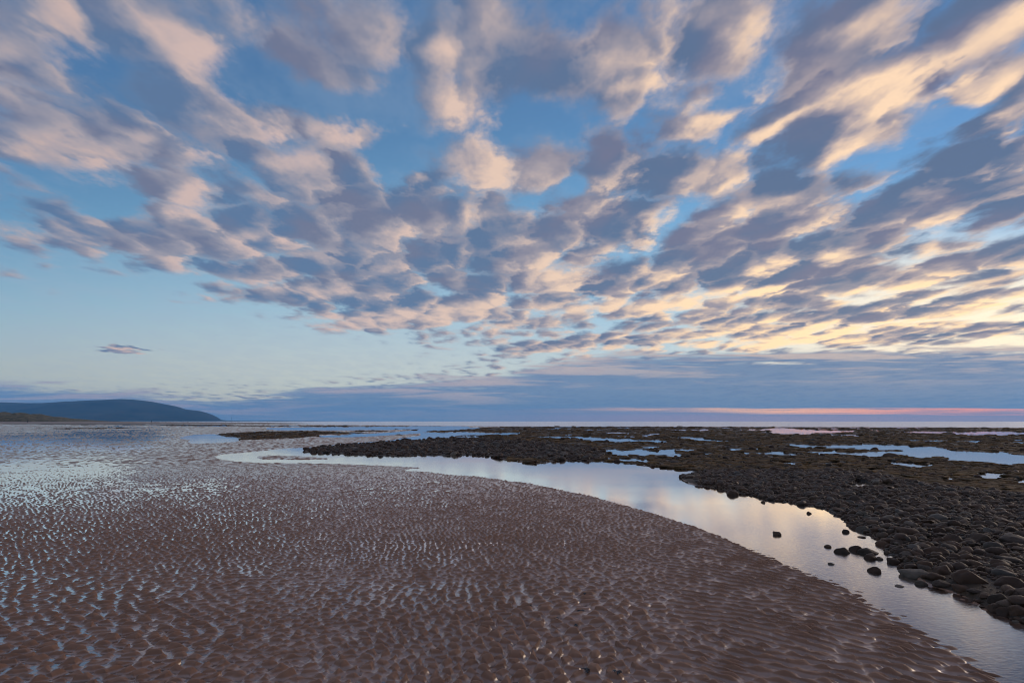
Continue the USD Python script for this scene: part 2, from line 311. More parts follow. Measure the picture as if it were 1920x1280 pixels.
REEF = [poly(t) for t in (
    '562,844 590,838 610,836.5 655,833 680,830.5 740,826.5 800,823.5 850,820 858,816 920,815 928,811 850,809.5 800,810.5 770,806.5 850,802.5 960,799.8 1200,799.8 1500,801 1920,802.2 2300,803 2300,1260 2100,1222 1920,1170 1875,1153 1850,1138 1815,1121 1780,1108 1740,1096 1700,1073 1685,1055 1662,1034 1650,1014 1630,1003 1592,990 1582,980 1570,966 1540,953 1490,946 1440,937 1400,928 1365,921 1340,914 1305,910 1290,905 1270,893 1310,890 1330,884 1280,880 1240,876 1170,868 1140,865 1100,864 1050,863 1010,869 985,868 955,862 900,854 850,854 790,853 740,855 660,853 600,849',
    '395,815.5 430,812 480,809 590,808 640,809.5 690,811.5 660,814 590,815 600,817 560,821 500,823.5 450,825 428,819', '78,803.6 130,802.3 200,802.4 285,802.2 240,803.4 150,804', '300,796.5 480,797.5 640,798.5 900,799.3 640,800 400,798.8 300,797.8', '0,794 200,794.5 480,796.6 300,797.3 100,795.8 0,795',
    '640,808.8 700,807 745,807.5 710,809', '700,804.8 780,803.8 830,804.2 770,805.8', '480,805.3 540,804 600,804.8 540,806', '700,815.8 740,814.2 775,815.2 730,816.4', '560,801.4 640,800.7 700,801.3 620,802.2',
)]
COBBLES = poly('1240,876 1300,884 1440,884 1560,886 1640,893 1720,908 1820,922 1920,930 2300,960 2300,1300 1920,1180 1560,1000 1280,900')
WEDGE = poly('530,850 555,840 600,836 750,826 860,821 990,828 1100,838 1140,850 1110,866 900,856 740,857 640,854')

# ---------------------------------------------------------------- the relief of the beach and reef
NU, NV = 1200, 940
V_NEAR, V_FAR = -0.50, -0.0040
us = np.linspace(-1.2, 1.2, NU)
vs = V_NEAR + (V_FAR - V_NEAR) * np.linspace(0, 1, NV)
UU, VV = np.meshgrid(us, vs)
YY = -CAM_H / VV
XX = UU * YY


def mask_of(polys, sigma):
    out = np.zeros(UU.shape, bool)
    for p in polys:
        x0, y0, x1, y1 = p.bounds
        i0, i1 = np.searchsorted(vs, [y0, y1]); j0, j1 = np.searchsorted(us, [x0, x1])
        i0, j0 = max(i0 - 1, 0), max(j0 - 1, 0)
        if i1 > i0 and j1 > j0:
            shapely.prepare(p)
            out[i0:i1 + 1, j0:j1 + 1] |= shapely.contains_xy(p, UU[i0:i1 + 1, j0:j1 + 1], VV[i0:i1 + 1, j0:j1 + 1])
    return ndimage.gaussian_filter(out.astype(np.float32), sigma) if sigma else out


def noise2(scale, seed, octaves=3, z=0.5):
    return meshkit.fbm(np.stack([XX * scale, YY * scale, np.full(XX.shape, z)], -1), octaves, seed)


rng = np.random.default_rng(11)


def cells(angle, length, width, seed):
    """Ripple mounds: rows of cells along the angle, domed, with narrow troughs between them. Returns heights 0..1 and the cells' own random number."""
    r = np.random.default_rng(seed)
    c, s = math.cos(angle), math.sin(angle)
    near = YY < 24
    x, y = XX[near], YY[near]
    wx = meshkit.noise(np.stack([x * 0.8, y * 0.8, 0 * x], -1), seed) - 0.5
    wy = meshkit.noise(np.stack([x * 0.8, y * 0.8, 0 * x + 9], -1), seed + 1) - 0.5
    a, b = (c * x + s * y + 0.25 * wx) / length, (-s * x + c * y + 0.45 * wy) / width
    lo, hi = np.array([a.min(), b.min()]) - 2, np.array([a.max(), b.max()]) + 2
    ga, gb = np.meshgrid(np.arange(lo[0], hi[0]), np.arange(lo[1], hi[1]))
    pts = np.stack([ga + 0.5 * (np.round(gb) % 2) + r.uniform(-.42, .42, ga.shape), gb + r.uniform(-.30, .30, ga.shape)], -1).reshape(-1, 2)
    from scipy.spatial import cKDTree
    q = np.stack([a, b], -1)
    d, i = cKDTree(pts).query(q, k=2)
    edge = (d[:, 1] ** 2 - d[:, 0] ** 2) / np.maximum(np.linalg.norm(pts[i[:, 1]] - pts[i[:, 0]], axis=1), 1e-6) / 2
    rnd = r.random(len(pts))[i[:, 0]]
    # the crest lies towards the far side of each cell: a longer face towards the sea of light, a short one behind
    toward = q[:, 1] - pts[i[:, 0], 1]
    h = smoothstep(edge, 0.045, 0.40) * (1 + 0.55 * np.clip(toward, -.6, .6)) * (0.72 + 0.5 * rnd)
    out = np.zeros(XX.shape); out[near] = h
    return out


def waves(lam, spread, seed, n=2048, cell=0.013):
    """A tile of ripples of the given wavelength with crests along x, that fork and end as real ripples do."""
    r = np.random.default_rng(seed)
    k = np.fft.fftfreq(n, cell).astype(np.float32)
    KX, KY = np.meshgrid(k, k)
    R, T = np.hypot(KX, KY), np.arctan2(np.abs(KX), np.abs(KY) + 1e-9)
    amp = np.exp(-((R * lam - 1) / 0.24) ** 2 - (T / spread) ** 2)
    f = np.fft.ifft2(np.fft.fft2(r.standard_normal((n, n), np.float32)) * amp).real
    return (f / f.std()).astype(np.float32), cell


def sample(tile, angle, skew=0.0, stretch=1.0):
    f, cell = tile
    c, s = math.cos(angle), math.sin(angle)
    a, b = (c * XX + s * YY) / stretch, (-s * XX + c * YY) / stretch
    g = ndimage.map_coordinates(f, [b / cell, a / cell], order=1, mode='grid-wrap')
    if skew:
        g = ndimage.map_coordinates(f, [(b + skew * g) / cell, a / cell], order=1, mode='grid-wrap')
    return g


def field(points):
    """Values set at pixels of the photograph, smoothly filled in between."""
    from scipy.interpolate import RBFInterpolator
    at = np.array([uv_of(px, py) for px, py, _ in points]) * [1, 2.2]
    f = RBFInterpolator(at, np.array([v for _, _, v in points]), kernel='linear', smoothing=1e-4)
    gu, gv = np.meshgrid(np.linspace(-1.2, 1.2, 60), np.linspace(V_NEAR, V_FAR, 80))
    coarse = f(np.stack([gu.ravel(), gv.ravel() * 2.2], -1)).reshape(gu.shape)
    iv = np.broadcast_to(np.linspace(0, 79, NV)[:, None], UU.shape); iu = np.broadcast_to(np.linspace(0, 59, NU)[None], UU.shape)
    return ndimage.map_coordinates(coarse, [iv, iu], order=1, mode='nearest')


LEVEL = field([(-300, 1280, .005), (0, 1280, .008), (300, 1280, .011), (700, 1280, .016), (1100, 1280, .022), (1500, 1280, .020), (1750, 1260, .012), (0, 1100, .004), (300, 1100, .007), (700, 1100, .012), (1100, 1100, .018), (1400, 1100, .016),
               (0, 980, .002), (300, 980, .004), (600, 980, .005), (900, 980, .010), (1200, 980, .014), (0, 900, -.0015), (200, 900, -.001), (400, 900, .001), (700, 900, .006), (900, 905, .012), (0, 840, -.001), (200, 840, -.001), (300, 838, -.001),
               (400, 835, .006), (300, 852, .012), (380, 850, .03), (450, 840, .035), (0, 810, .0005), (300, 810, .001), (480, 830, .02), (600, 824, .025), (700, 819, .025), (0, 797, .010), (300, 797, .004), (1920, 1280, .01), (2200, 1300, .01)])
LEVEL -= 0.007 * smoothstep(UU, -0.45, -0.1) * smoothstep(meshkit.fbm(np.stack([XX * 0.22 + 0.1 * YY, YY * 0.95, np.full(XX.shape, 6.1)], -1), 3, 52), 0.58, 0.72)
LEVEL += 0.013 * (noise2(0.75, 3, 3) - 0.5) + 0.012 * (noise2(0.16, 4, 2) - 0.5)
left = smoothstep(UU, 0.02, -0.62)
right = smoothstep(UU, 0.18, 0.5)
w1, w2, w3 = waves(0.120, 0.9, 21), waves(0.11, 0.50, 22), waves(0.115, 0.42, 23)
mound = sample(w1, math.radians(12), skew=-0.018)
mound = np.tanh(0.95 * mound + 0.15)
fine = sample(w2, math.radians(20))
c_left, c_mid, c_right = cells(math.radians(9), 0.135, 0.088, 4), cells(math.radians(-22), 0.118, 0.092, 5), cells(math.radians(-44), 0.160, 0.086, 6)
cell = (c_mid * (1 - right) + c_right * right) * 2.2 - 0.95
f_mid, f_right = cells(math.radians(-14), 0.078, 0.062, 7), cells(math.radians(-40), 0.105, 0.060, 8)
f_left = cells(math.radians(9), 0.088, 0.066, 9)
fcell = (f_mid * (1 - right) + f_right * right) * 2.2 - 0.95
away = smoothstep(YY, 4.3, 7.2)
cell = cell * (1 - away) + 0.72 * fcell * away
c_left = c_left * (1 - away) + f_left * away
lcell = c_left * 2.2 - 0.95
rows = np.tanh(1.1 * sample(w3, math.radians(-40), skew=0.012))
rows_amt = smoothstep(UU, 0.0, 0.45)
ripple = 0.0170 * left * (0.45 * mound + 0.66 * lcell + 0.15 * fine) + 0.0170 * (1 - left) * ((0.95 - 0.62 * rows_amt) * cell + 0.25 * fine + 0.95 * rows_amt * rows)
far_ripple = 0.0125 * np.tanh(1.1 * sample(w1, math.radians(5), stretch=1.5))
t = smoothstep(YY, 14, 23)
ripple = (1 - t) * ripple + t * far_ripple
flat = field([(0, 1280, 1), (960, 1280, 1), (1900, 1280, 1), (0, 1000, .9), (960, 1000, 1), (0, 900, .6), (200, 880, .5), (500, 880, 1), (0, 830, .35), (300, 830, .5), (0, 800, .4), (600, 825, .6), (450, 840, .35), (1900, 1000, 1)])
ripple *= np.clip(flat, 0.2, 1)
grains = 0.0036 * (noise2(13, 8, 4) - 0.5) * smoothstep(YY, 14, 6)

m_water = np.maximum(mask_of(STREAM, 2.0) - mask_of(SANDBARS, 1.0), 0)
gentle = smoothstep(YY, 12, 6)
m_water = m_water * (1 - gentle) + (mask_of(STREAM, [15, 22]) + 0.45 * (noise2(1.3, 91, 3) - 0.5)) * gentle
m_pool = mask_of([p.buffer(0.0011 if p.area > 4e-4 else 0.0003) for p in POOLS], 0.8)
is_reef = mask_of(REEF, 0)
m_reef = ndimage.gaussian_filter(is_reef.astype(np.float32), 1.2)
m_cobble = ndimage.gaussian_filter(mask_of([COBBLES, WEDGE], 0).astype(np.float32), 6)

Z = LEVEL + ripple + grains
shore = smoothstep(m_water, 0.15, 0.95)
Z = (LEVEL + grains) * (1 - shore) - (0.045 - 0.012 * gentle) * shore + ripple * (1 - (0.65 - 0.3 * gentle) * shore)
lump = noise2(0.9, 31, 4) - 0.5
lump_big = noise2(0.22, 32, 3) - 0.5
near_amp = smoothstep(YY, 26, 8)
zreef = 0.022 + 0.02 * near_amp + (0.03 + 0.08 * near_amp) * lump + 0.05 * lump_big
hollow = meshkit.fbm(np.stack([XX * 0.22, YY * 0.11, np.full(XX.shape, 3.3)], -1), 4, 77)
hollow = smoothstep(hollow, 0.60, 0.64) * (1 - m_cobble) * np.maximum(smoothstep(YY, 24, 30), smoothstep(UU, 0.35, 0.45))
zreef = zreef * (1 - hollow) - 0.03 * hollow
zreef = np.where(zreef < 0.006, np.minimum(zreef, 0.0) * 0.5 - 0.012, zreef)
inland = ndimage.gaussian_filter(is_reef.astype(np.float32), [16, 12]) * smoothstep(YY, 16, 10) + ndimage.gaussian_filter(is_reef.astype(np.float32), 2) * smoothstep(YY, 10, 16)
zcob = (0.030 + 0.05 * lump + 0.05 * lump_big + 0.05 * smoothstep(UU, 0.45, 1.0)) * smoothstep(inland, 0.45, 0.95) - 0.02 * smoothstep(inland, 0.75, 0.4)
zreef = zreef * (1 - m_cobble) + zcob * m_cobble
Z = Z * (1 - m_reef) + zreef * m_reef
Z = Z * (1 - smoothstep(m_pool, 0.2, 0.8)) + (-0.035) * smoothstep(m_pool, 0.2, 0.8)
sea_edge = np.interp(UU, [uv_of(px, 800)[0] for px in (-200, 400, 620, 960, 1400, 1920)], [uv_of(960, py)[1] for py in (780, 790.9, 796.0, 799.0, 799.6, 801.0)])
Z = np.where(VV > sea_edge, np.minimum(Z, -0.05), Z)

verts = np.stack([XX, YY, Z], -1).reshape(-1, 3)
ii = np.arange(NU * NV).reshape(NV, NU)
quads = np.stack([ii[:-1, :-1], ii[:-1, 1:], ii[1:, 1:], ii[1:, :-1]], -1)
reef_quads = is_reef[:-1, :-1]
wet = np.clip(1 - (Z - 0.004) / 0.022, 0, 1).ravel()
trough = np.clip(0.5 - ripple / 0.02, 0, 1).ravel()
gx, gy = np.gradient(Z, axis=1) / np.gradient(XX, axis=1), None
tri_n = None


def part_of(quad, name, material, **tags):
    used, inv = np.unique(quad.ravel(), return_inverse=True)
    m = usdkit.mesh(stage, '/World/' + name, (verts[used], inv.reshape(-1, 4)), material, smooth=True)
    prop(m.GetPrim(), **tags)
    return m, used


def sand_material():
    g = Graph()
    pos = g('geometry', out='position')
    wet_, tr = g('attribute', out='fac', attribute='wet'), g('attribute', out='fac', attribute='trough')
    n = g('noise_texture', vector=pos, scale=1.3, detail=4.0)
    grain = g('noise_texture', vector=pos, scale=240.0, detail=3.0, roughness=0.7)
    fine_ = g('noise_texture', vector=pos, scale=36.0, detail=4.0)
    col = g.mix(n, SAND[0], SAND[1])
    col = g.mix(g.m('multiply', grain, 0.35), col, (.13, .076, .048))
    col = g.mix(g.m('multiply', wet_, 0.25), col, (.19, .108, .066))
    rough = g.m('multiply_add', tr, -0.26, g.m('multiply_add', wet_, -0.14, g.m('multiply_add', fine_, 0.10, 0.58)), clamp=True)
    bmp = g('bump', height=grain, distance=0.003, strength=0.5)
    b = g('principled_bsdf', out='BSDF', base_color=col, roughness=rough, ior=1.38, normal=bmp, specular_ior_level=0.25, coat_weight=g.step(tr, 0.30, 0.72), coat_roughness=0.24, coat_ior=1.95)
    return g.build('/World/Looks/wet_sand', surface=b)


def reef_material():
    g = Graph()
    pos = g('geometry', out='position')
    n, f = g('noise_texture', vector=pos, scale=1.6, detail=5.0), g('noise_texture', vector=pos, scale=28.0, detail=5.0, roughness=0.65)
    col = g.ramp(n, (0.3, (.012, .009, .007)), (0.5, (.045, .026, .012)), (0.68, (.11, .062, .024)))
    col = g.mix(g.m('multiply', f, 0.6), col, (.010, .009, .008))
    bmp = g('bump', height=f, distance=0.03, strength=0.9)
    b = g('principled_bsdf', out='BSDF', base_color=col, roughness=0.62, normal=bmp, specular_ior_level=0.3)
    return g.build('/World/Looks/reef_rock', surface=b)


SAND = ((.305, .160, .100), (.232, .121, .076))
sand_mat, reef_mat = sand_material(), reef_material()
m, used = part_of(quads[~reef_quads].reshape(-1, 4), 'sand', sand_mat, kind='structure')
primvar(m, 'wet', wet[used]); primvar(m, 'trough', trough[used])
part_of(quads[reef_quads].reshape(-1, 4), 'rock_reef', reef_mat, kind='structure')

# the beach beside and behind the camera, a plain sheet that meets the relief
HAZE = 6e-5
R, YN, YF = 420.0, -CAM_H / V_NEAR, -CAM_H / V_FAR
v = np.array([[-1.2 * YN, YN], [1.2 * YN, YN], [1.2 * YF, YF], [1.2 * YF + 60, YF], [1.2 * YF + 60, -R], [-1.2 * YF - 60, -R], [-1.2 * YF - 60, YF], [-1.2 * YF, YF]])
v = np.column_stack([v, np.full(8, 0.012)])
f = np.array([[0, 6, 5], [0, 7, 6], [0, 5, 1], [1, 5, 4], [1, 4, 3], [1, 3, 2]])
m = add('/World/sand_flat', (v, f[:, ::-1]), sand_mat, smooth=False, kind='structure')
primvar(m, 'wet', np.full(8, .6)); primvar(m, 'trough', np.full(8, .5))


# ---------------------------------------------------------------- water
def water_material(path, fine, swell, scale, deep=None):
    g = Graph()
    pos = g('geometry', out='position')
    p1 = g('mapping', vector=pos, rotation=(0, 0, 0.6), scale=(1.0, 2.2, 1.0))
    n1 = g('noise_texture', vector=p1, scale=scale, detail=4.0, roughness=0.55, distortion=0.3)
    n2 = g('noise_texture', vector=pos, scale=0.35, detail=2.0)
    h = g.m('multiply', n1, g.step(n2, 0.35, 0.65, 0.35, 1.0))
    if deep is None:                                    # the stream runs faster and rougher over its shallow outlet
        h = g.m('multiply', h, g.step(g('separate_xyz', out='y', vector=pos), 9.0, 4.2, 0.18, 1.0))
    if swell:
        h = g.m('multiply_add', g('noise_texture', vector=g('mapping', vector=pos, scale=(0.25, 1.0, 1.0)), scale=0.25, detail=3.0), swell, h)
    bmp = g('bump', height=h, distance=fine, strength=1.0)
    fr = g('fresnel', IOR=1.33, normal=bmp)
    gl = g('glossy_bsdf', out='BSDF', color=(1, 1, 1), roughness=0.02 if deep is None else 0.32, normal=bmp)
    under = g('transparent_bsdf', out='BSDF', color=(.80, .76, .72)) if deep is None else g('diffuse_bsdf', out='BSDF', color=deep)
    fr = g.m('minimum', g.m('multiply_add', fr, 2.6 if deep is None else 1.3, -0.05, clamp=True), 0.92)
    s = g('mix_closure', out='closure', fac=fr, closure1=under, closure2=gl)
    return g.build(path, surface=s)


shallow = water_material('/World/Looks/shallow_water', 0.0034, 0.0, 17.0)
seawater = water_material('/World/Looks/sea_water', 0.15, 1.5, 0.6, deep=(.03, .05, .06))
edge_v = [(px, py) for px, py in ((-200, 791.4), (400, 791.4), (620, 796.0), (960, 799.0), (1400, 799.6), (1920, 801.0), (2300, 801.6))]
line = np.array([ground_at(px, py)[:2] for px, py in edge_v])
line = line[:, :2]
near_line = np.array([[x / y * 2.95, 2.95] for x, y in line])
v = np.vstack([np.column_stack([near_line, np.zeros(len(line))]), np.column_stack([line, np.zeros(len(line))])])
n = len(line)
f = np.array([[i, i + 1, n + i + 1, n + i] for i in range(n - 1)])
add('/World/tidal_water', (v, f), shallow, smooth=False, kind='structure')
FAR = 12500.0
out = np.array([[x / y * FAR, FAR] for x, y in line]); out[0, 0] = -FAR; out[-1, 0] = FAR
v = np.vstack([np.column_stack([line, np.zeros(n)]), np.column_stack([out, np.zeros(n)])])
add('/World/sea', (v, f), seawater, smooth=False, kind='structure')


# ---------------------------------------------------------------- stones
def stone_mesh(seed, detail=3):
    """A sea-worn cobble about 1 m long: rounded, a little angular, dented."""
    r = np.random.default_rng(seed)
    m = trimesh.creation.icosphere(subdivisions=detail)
    p = m.vertices.copy()
    e = r.uniform(0.80, 1.0)
    p = np.sign(p) * np.abs(p) ** e
    p /= np.linalg.norm(p, axis=1).max()
    p *= np.array([1.0, r.uniform(0.62, 0.85), r.uniform(0.42, 0.60)])
    for _ in range(5):                                  # worn-down facets
        d = r.normal(size=3); d /= np.linalg.norm(d)
        h = p @ d
        cut = np.quantile(h, r.uniform(.74, .93))
        p -= np.outer(np.clip(h - cut, 0, None) * 0.75, d)
    o = r.uniform(0, 50, 3)
    p *= (1 + 0.42 * (meshkit.noise(p * 1.3 + o, seed) - 0.5) + 0.16 * (meshkit.noise(p * 4 + o, seed + 1) - 0.5))[:, None]
    p *= 0.5 / np.abs(p[:, 0]).max()
    return p, np.array(m.faces)


def weed_mesh(seed):
    """A low boulder under wet wrack: a lumpy mound with a ragged skirt."""
    r = np.random.default_rng(seed)
    m = trimesh.creation.icosphere(subdivisions=3)
    p = m.vertices * np.array([1.0, r.uniform(.6, .9), r.uniform(.24, .42)])
    o = r.uniform(0, 50, 3)
    p *= (1 + 0.7 * (meshkit.noise(p * 1.7 + o, seed) - 0.5) + 0.42 * (meshkit.noise(p * 6 + o, seed + 1) - 0.5))[:, None]
    p *= 0.5 / np.abs(p[:, 0]).max()
    return p, np.array(m.faces)


def stone_material(path, cols, weedy=0.0, rough=0.42):
    g = Graph()
    oc = g('texture_coordinate', out='object')
    pos = g('geometry', out='position')
    rnd = g('object_info', out='random')
    n = g('noise_texture', vector=pos, scale=9.0, detail=5.0, roughness=0.65)
    f = g('noise_texture', vector=pos, scale=85.0, detail=4.0, roughness=0.7)
    col = g.ramp(rnd, *cols)
    col = g.mix(g.step(n, 0.45, 0.7, 0.0, 0.55), col, (.018, .016, .014))
    col = g.mix(g.m('multiply', f, 0.35), col, (.02, .018, .017))
    if weedy:
        up = g('separate_xyz', out='z', vector=g('geometry', out='normal'))
        col = g.mix(g.m('multiply', g.step(g('noise_texture', vector=pos, scale=3.0, detail=5.0), 0.42, 0.6), weedy), col, (.045, .033, .012))
    bmp = g('bump', height=f, distance=0.006, strength=0.6)
    b = g('principled_bsdf', out='BSDF', base_color=col, roughness=g.m('multiply_add', n, 0.25, rough - 0.1), normal=bmp, specular_ior_level=0.14)
    return g.build(path, surface=b)


cobble_mat = stone_material('/World/Looks/cobble', [(0, (.030, .015, .008)), (0.3, (.085, .044, .024)), (0.5, (.045, .030, .021)), (0.75, (.110, .064, .038)), (0.92, (.07, .06, .05)), (1, (.19, .14, .10))], 0.0, 0.52)
weed_mat = stone_material('/World/Looks/weedy_rock', [(0, (.045, .022, .009)), (0.4, (.13, .064, .021)), (0.7, (.21, .108, .034)), (1, (.06, .036, .020))], 0.5, 0.75)
MID = [stone_mesh(100 + k, 2) for k in range(12)]
FINE = [stone_mesh(200 + k, 3) for k in range(10)]
WEED = [weed_mesh(300 + k) for k in range(8)]


def height_at(x, y):
    x, y = np.atleast_1d(x), np.atleast_1d(y)
    u, v = x / y, -CAM_H / y
    return ndimage.map_coordinates(Z, [np.interp(v, vs, np.arange(NV)), np.interp(u, us, np.arange(NU))], order=1, mode='nearest')


def lookup(mask, x, y):
    return ndimage.map_coordinates(mask.astype(np.float32), [np.interp(-CAM_H / y, vs, np.arange(NV)), np.interp(x / y, us, np.arange(NU))], order=0, mode='nearest')


def placed(shape, x, y, z, size, turn, tilt=(0, 0), squash=(1, 1, 1)):
    p, f = shape
    q = p * (np.array(squash) * size)
    a, b, c = turn, tilt[0], tilt[1]
    rz = np.array([[math.cos(a), -math.sin(a), 0], [math.sin(a), math.cos(a), 0], [0, 0, 1]])
    rx = np.array([[1, 0, 0], [0, math.cos(b), -math.sin(b)], [0, math.sin(b), math.cos(b)]])
    ry = np.array([[math.cos(c), 0, math.sin(c)], [0, 1, 0], [-math.sin(c), 0, math.cos(c)]])
    return q @ (rz @ rx @ ry).T + (x, y, z), f


HERO = [  # foot of the stone (px, py), width and height in pixels, label
    (1456, 1003, 17, 9, 'small dark stone alone in the middle of the stream, well off the cobble bank'), (1559, 1058, 13, 5, 'small low stone in the stream below the row of four wet brown stones'), (1640, 1073, 25, 13, 'rounded brown stone standing alone in the shallow stream near the cobble bank'),
    (1580, 1037, 32, 14, 'oblong brown stone at the stream end of a row of wet stones'), (1605, 1034, 26, 13, 'dark stone wedged behind the two largest brown stones in the stream'), (1627, 1039, 40, 15, 'long brick-shaped brown stone in the group standing in the stream'),
    (1632, 1048, 28, 13, 'rounded stone in front of the long brick-shaped brown stone in the stream'), (1649, 1049, 12, 7, 'small stone at the right foot of the group in the stream'), (1553, 1026, 15, 6, 'flat pointed stone just breaking the water left of the row of stones'),
    (1687, 1100, 18, 5, 'nearly drowned flat stone in the stream before the big smooth oval one'), (1713, 1084, 52, 18, 'big smooth oval brown stone at the water edge of the bank'), (1585, 998, 18, 17, 'upright dark stone at the stream edge beside the golden reflection'),
    (1602, 992, 15, 8, 'small dark stone between two larger ones by the golden reflection'), (1620, 996, 28, 17, 'large dark stone at the bank edge beside the golden reflection'), (1616, 1008, 16, 4, 'thin flat stone awash in the golden reflection'), (1517, 963, 10, 6, 'little dark stone in the golden water upstream of the bank edge'),
    (1431, 942, 10, 5, 'little dark stone alone in the stream off the weedy point'), (1374, 928, 22, 15, 'dark pointed boulder at the stream edge of the weedy reef'), (1664, 1038, 13, 9, 'small dark stone by the narrow inlet of bright water'), (1689, 1066, 14, 7, 'flat dark stone at the mouth of the narrow inlet'),
    (1674, 1056, 24, 14, 'dark angular stone jutting from the bank into the stream'), (1700, 1046, 34, 15, 'blue-grey rounded cobble on the bank behind the dark angular stone'), (1757, 1051, 50, 19, 'long blue-grey cobble lying across the bank'), (1759, 1064, 34, 16, 'round olive-grey cobble in front of the long blue-grey one'),
    (1710, 1068, 25, 11, 'dark cobble behind the big smooth oval stone'), (1728, 1097, 26, 12, 'brown stone at the water edge right of the big oval stone'), (1769, 1089, 38, 19, 'smooth brown cobble between two bright gaps of water'), (1768, 1104, 32, 14, 'dark cobble leaning on the water edge below the bright gap'),
    (1803, 1083, 32, 17, 'round brown cobble above the largest flat boulder'), (1822, 1108, 62, 28, 'largest brown boulder of the bank, sloping down to the water'), (1801, 1113, 29, 14, 'rounded cobble at the water edge below the largest boulder'), (1830, 1121, 40, 9, 'reddish wet stone lying flat in the water edge'),
    (1895, 1117, 58, 23, 'long brown boulder at the right edge of the photo'), (1875, 1141, 40, 19, 'smooth dark boulder at the water edge beside a white gleam'), (1883, 1155, 28, 21, 'egg-shaped dark stone standing at the foot of the bank'), (1912, 1161, 36, 19, 'round dark stone in the right corner of the bank by the water'),
    (1848, 1129, 27, 9, 'low stone in front of the white gleam of water'), (1848, 1140, 19, 5, 'thin stone awash at the foot of the bank'),
    (1762, 983, 38, 15, 'large pale-topped cobble high on the bank'), (1705, 991, 28, 14, 'grey cobble on the bank above the bluish slab'), (1701, 1011, 42, 18, 'bluish slab-sided cobble in the upper bank'), (1762, 1008, 28, 14, 'grey-green cobble midway up the bank'), (1785, 1026, 42, 18, 'pale grey cobble with a dark side midway up the bank'),
    (1836, 1002, 34, 12, 'olive brown flat-topped cobble high on the bank'), (1838, 1027, 42, 20, 'broad cobble with a weedy face under the olive flat-topped one'), (1900, 1011, 30, 16, 'rounded brown cobble high on the bank near the right edge'), (1807, 991, 30, 11, 'pale low cobble on top of the bank'), (1887, 994, 32, 14, 'pale rounded cobble on top of the bank near the right edge'),
    (1910, 1033, 60, 21, 'wide dark boulder in shade near the right edge of the bank'), (1815, 1056, 32, 15, 'greenish cobble in the middle of the bank'), (1889, 1066, 44, 14, 'dark flat cobble in the middle of the bank near the right edge'),
    (1672, 858, 36, 12, 'dark boulder with a peaked top standing in the large tide pool'), (1640, 843, 15, 6, 'dark rock on the far side of the large tide pool'), (1158, 866, 16, 6, 'dark stone just off the weedy point in the far stream'), (1223, 875, 11, 5, 'small dark stone awash in the far stream'), (600, 850.5, 12, 4, 'dark stone off the tip of the far cobble spit'),
]
heroes = []
for k, (px, py, w, h, label) in enumerate(HERO):
    g0 = ground_at(px, py)
    dist = np.hypot(g0[1], CAM_H)
    size = w / FPX * g0[1] * 0.94
    tall = h / FPX * dist
    deep = size * 0.75
    tall *= 0.8
    rise = max(tall - 0.45 * deep * CAM_H / g0[1], 0.22 * tall)          # height of its top above its foot
    y = g0[1] + 0.42 * deep
    x = g0[0] * y / g0[1]
    shape = FINE[k % len(FINE)]
    zh = (shape[0][:, 2].max() - shape[0][:, 2].min())
    floor = max(float(height_at(x, y)[0]), 0.0)
    sq = 2.0 * rise / (zh * size)
    z = floor + rise - 0.5 * zh * size * sq
    turn = rng.uniform(-.35, .35)
    mesh = placed(shape, x, y, z, size, turn, rng.uniform(-.08, .08, 2), (1, 1, min(max(sq, 0.5), 1.6)))
    add(numbered('cobble'), mesh, cobble_mat, smooth=True, label=label, category='stone')
    heroes.append((x, y, size))
heroes = np.array(heroes)

# the bank: cobbles thrown down at random, larger ones first
pool = []
lo_y, hi_y = 3.4, 17.0
n_try = 150000
y = rng.uniform(lo_y, hi_y, n_try); x = rng.uniform(0.1, 1.25 * hi_y, n_try)
size = np.clip(rng.lognormal(math.log(0.052), 0.55, n_try), 0.028, 0.20)
ok = (x / y < 1.18) & (lookup(m_cobble * m_reef, x, y) > 0.45)
x, y, size = x[ok], y[ok], size[ok]
z = height_at(x, y)
clear = ((z > -0.020) | ((z > -0.034) & (rng.random(len(z)) < 0.3))) & (lookup(m_water, x, y) < 0.8)
d2 = np.sqrt((x[:, None] - heroes[None, :, 0]) ** 2 + (y[:, None] - heroes[None, :, 1]) ** 2)
clear &= lookup(m_pool, x, y) < 0.3
clear &= (d2 > 0.5 * heroes[None, :, 2] + 0.32 * size[:, None]).all(1)
bank = np.stack([x, y, z, size], -1)[clear]
bank[:, 3] *= 1 + 0.02 * np.clip(bank[:, 1] - 8, 0, 10)
order = np.argsort(-bank[:, 3] / bank[:, 1])
in_view = (np.abs(bank[:, 0] / bank[:, 1]) < 0.88)
order = np.array([i for i in order if in_view[i]])
single = order[:300 - len(HERO)]
rest = np.setdiff1d(np.arange(len(bank)), single)
for i in single:
    x, y, z, s = bank[i]
    shape = MID[i % len(MID)]
    mesh = placed(shape, x, y, z + s * rng.uniform(.02, .16), s * 1.1, rng.uniform(0, 6.28), rng.uniform(-.3, .3, 2), (1, 1, rng.uniform(.85, 1.15)))
    add(numbered('cobble'), mesh, cobble_mat, smooth=True, label='dark rounded wet cobble packed among others on the cobble bank beside the stream', category='stone', group='cobbles packed on the bank beside the stream')


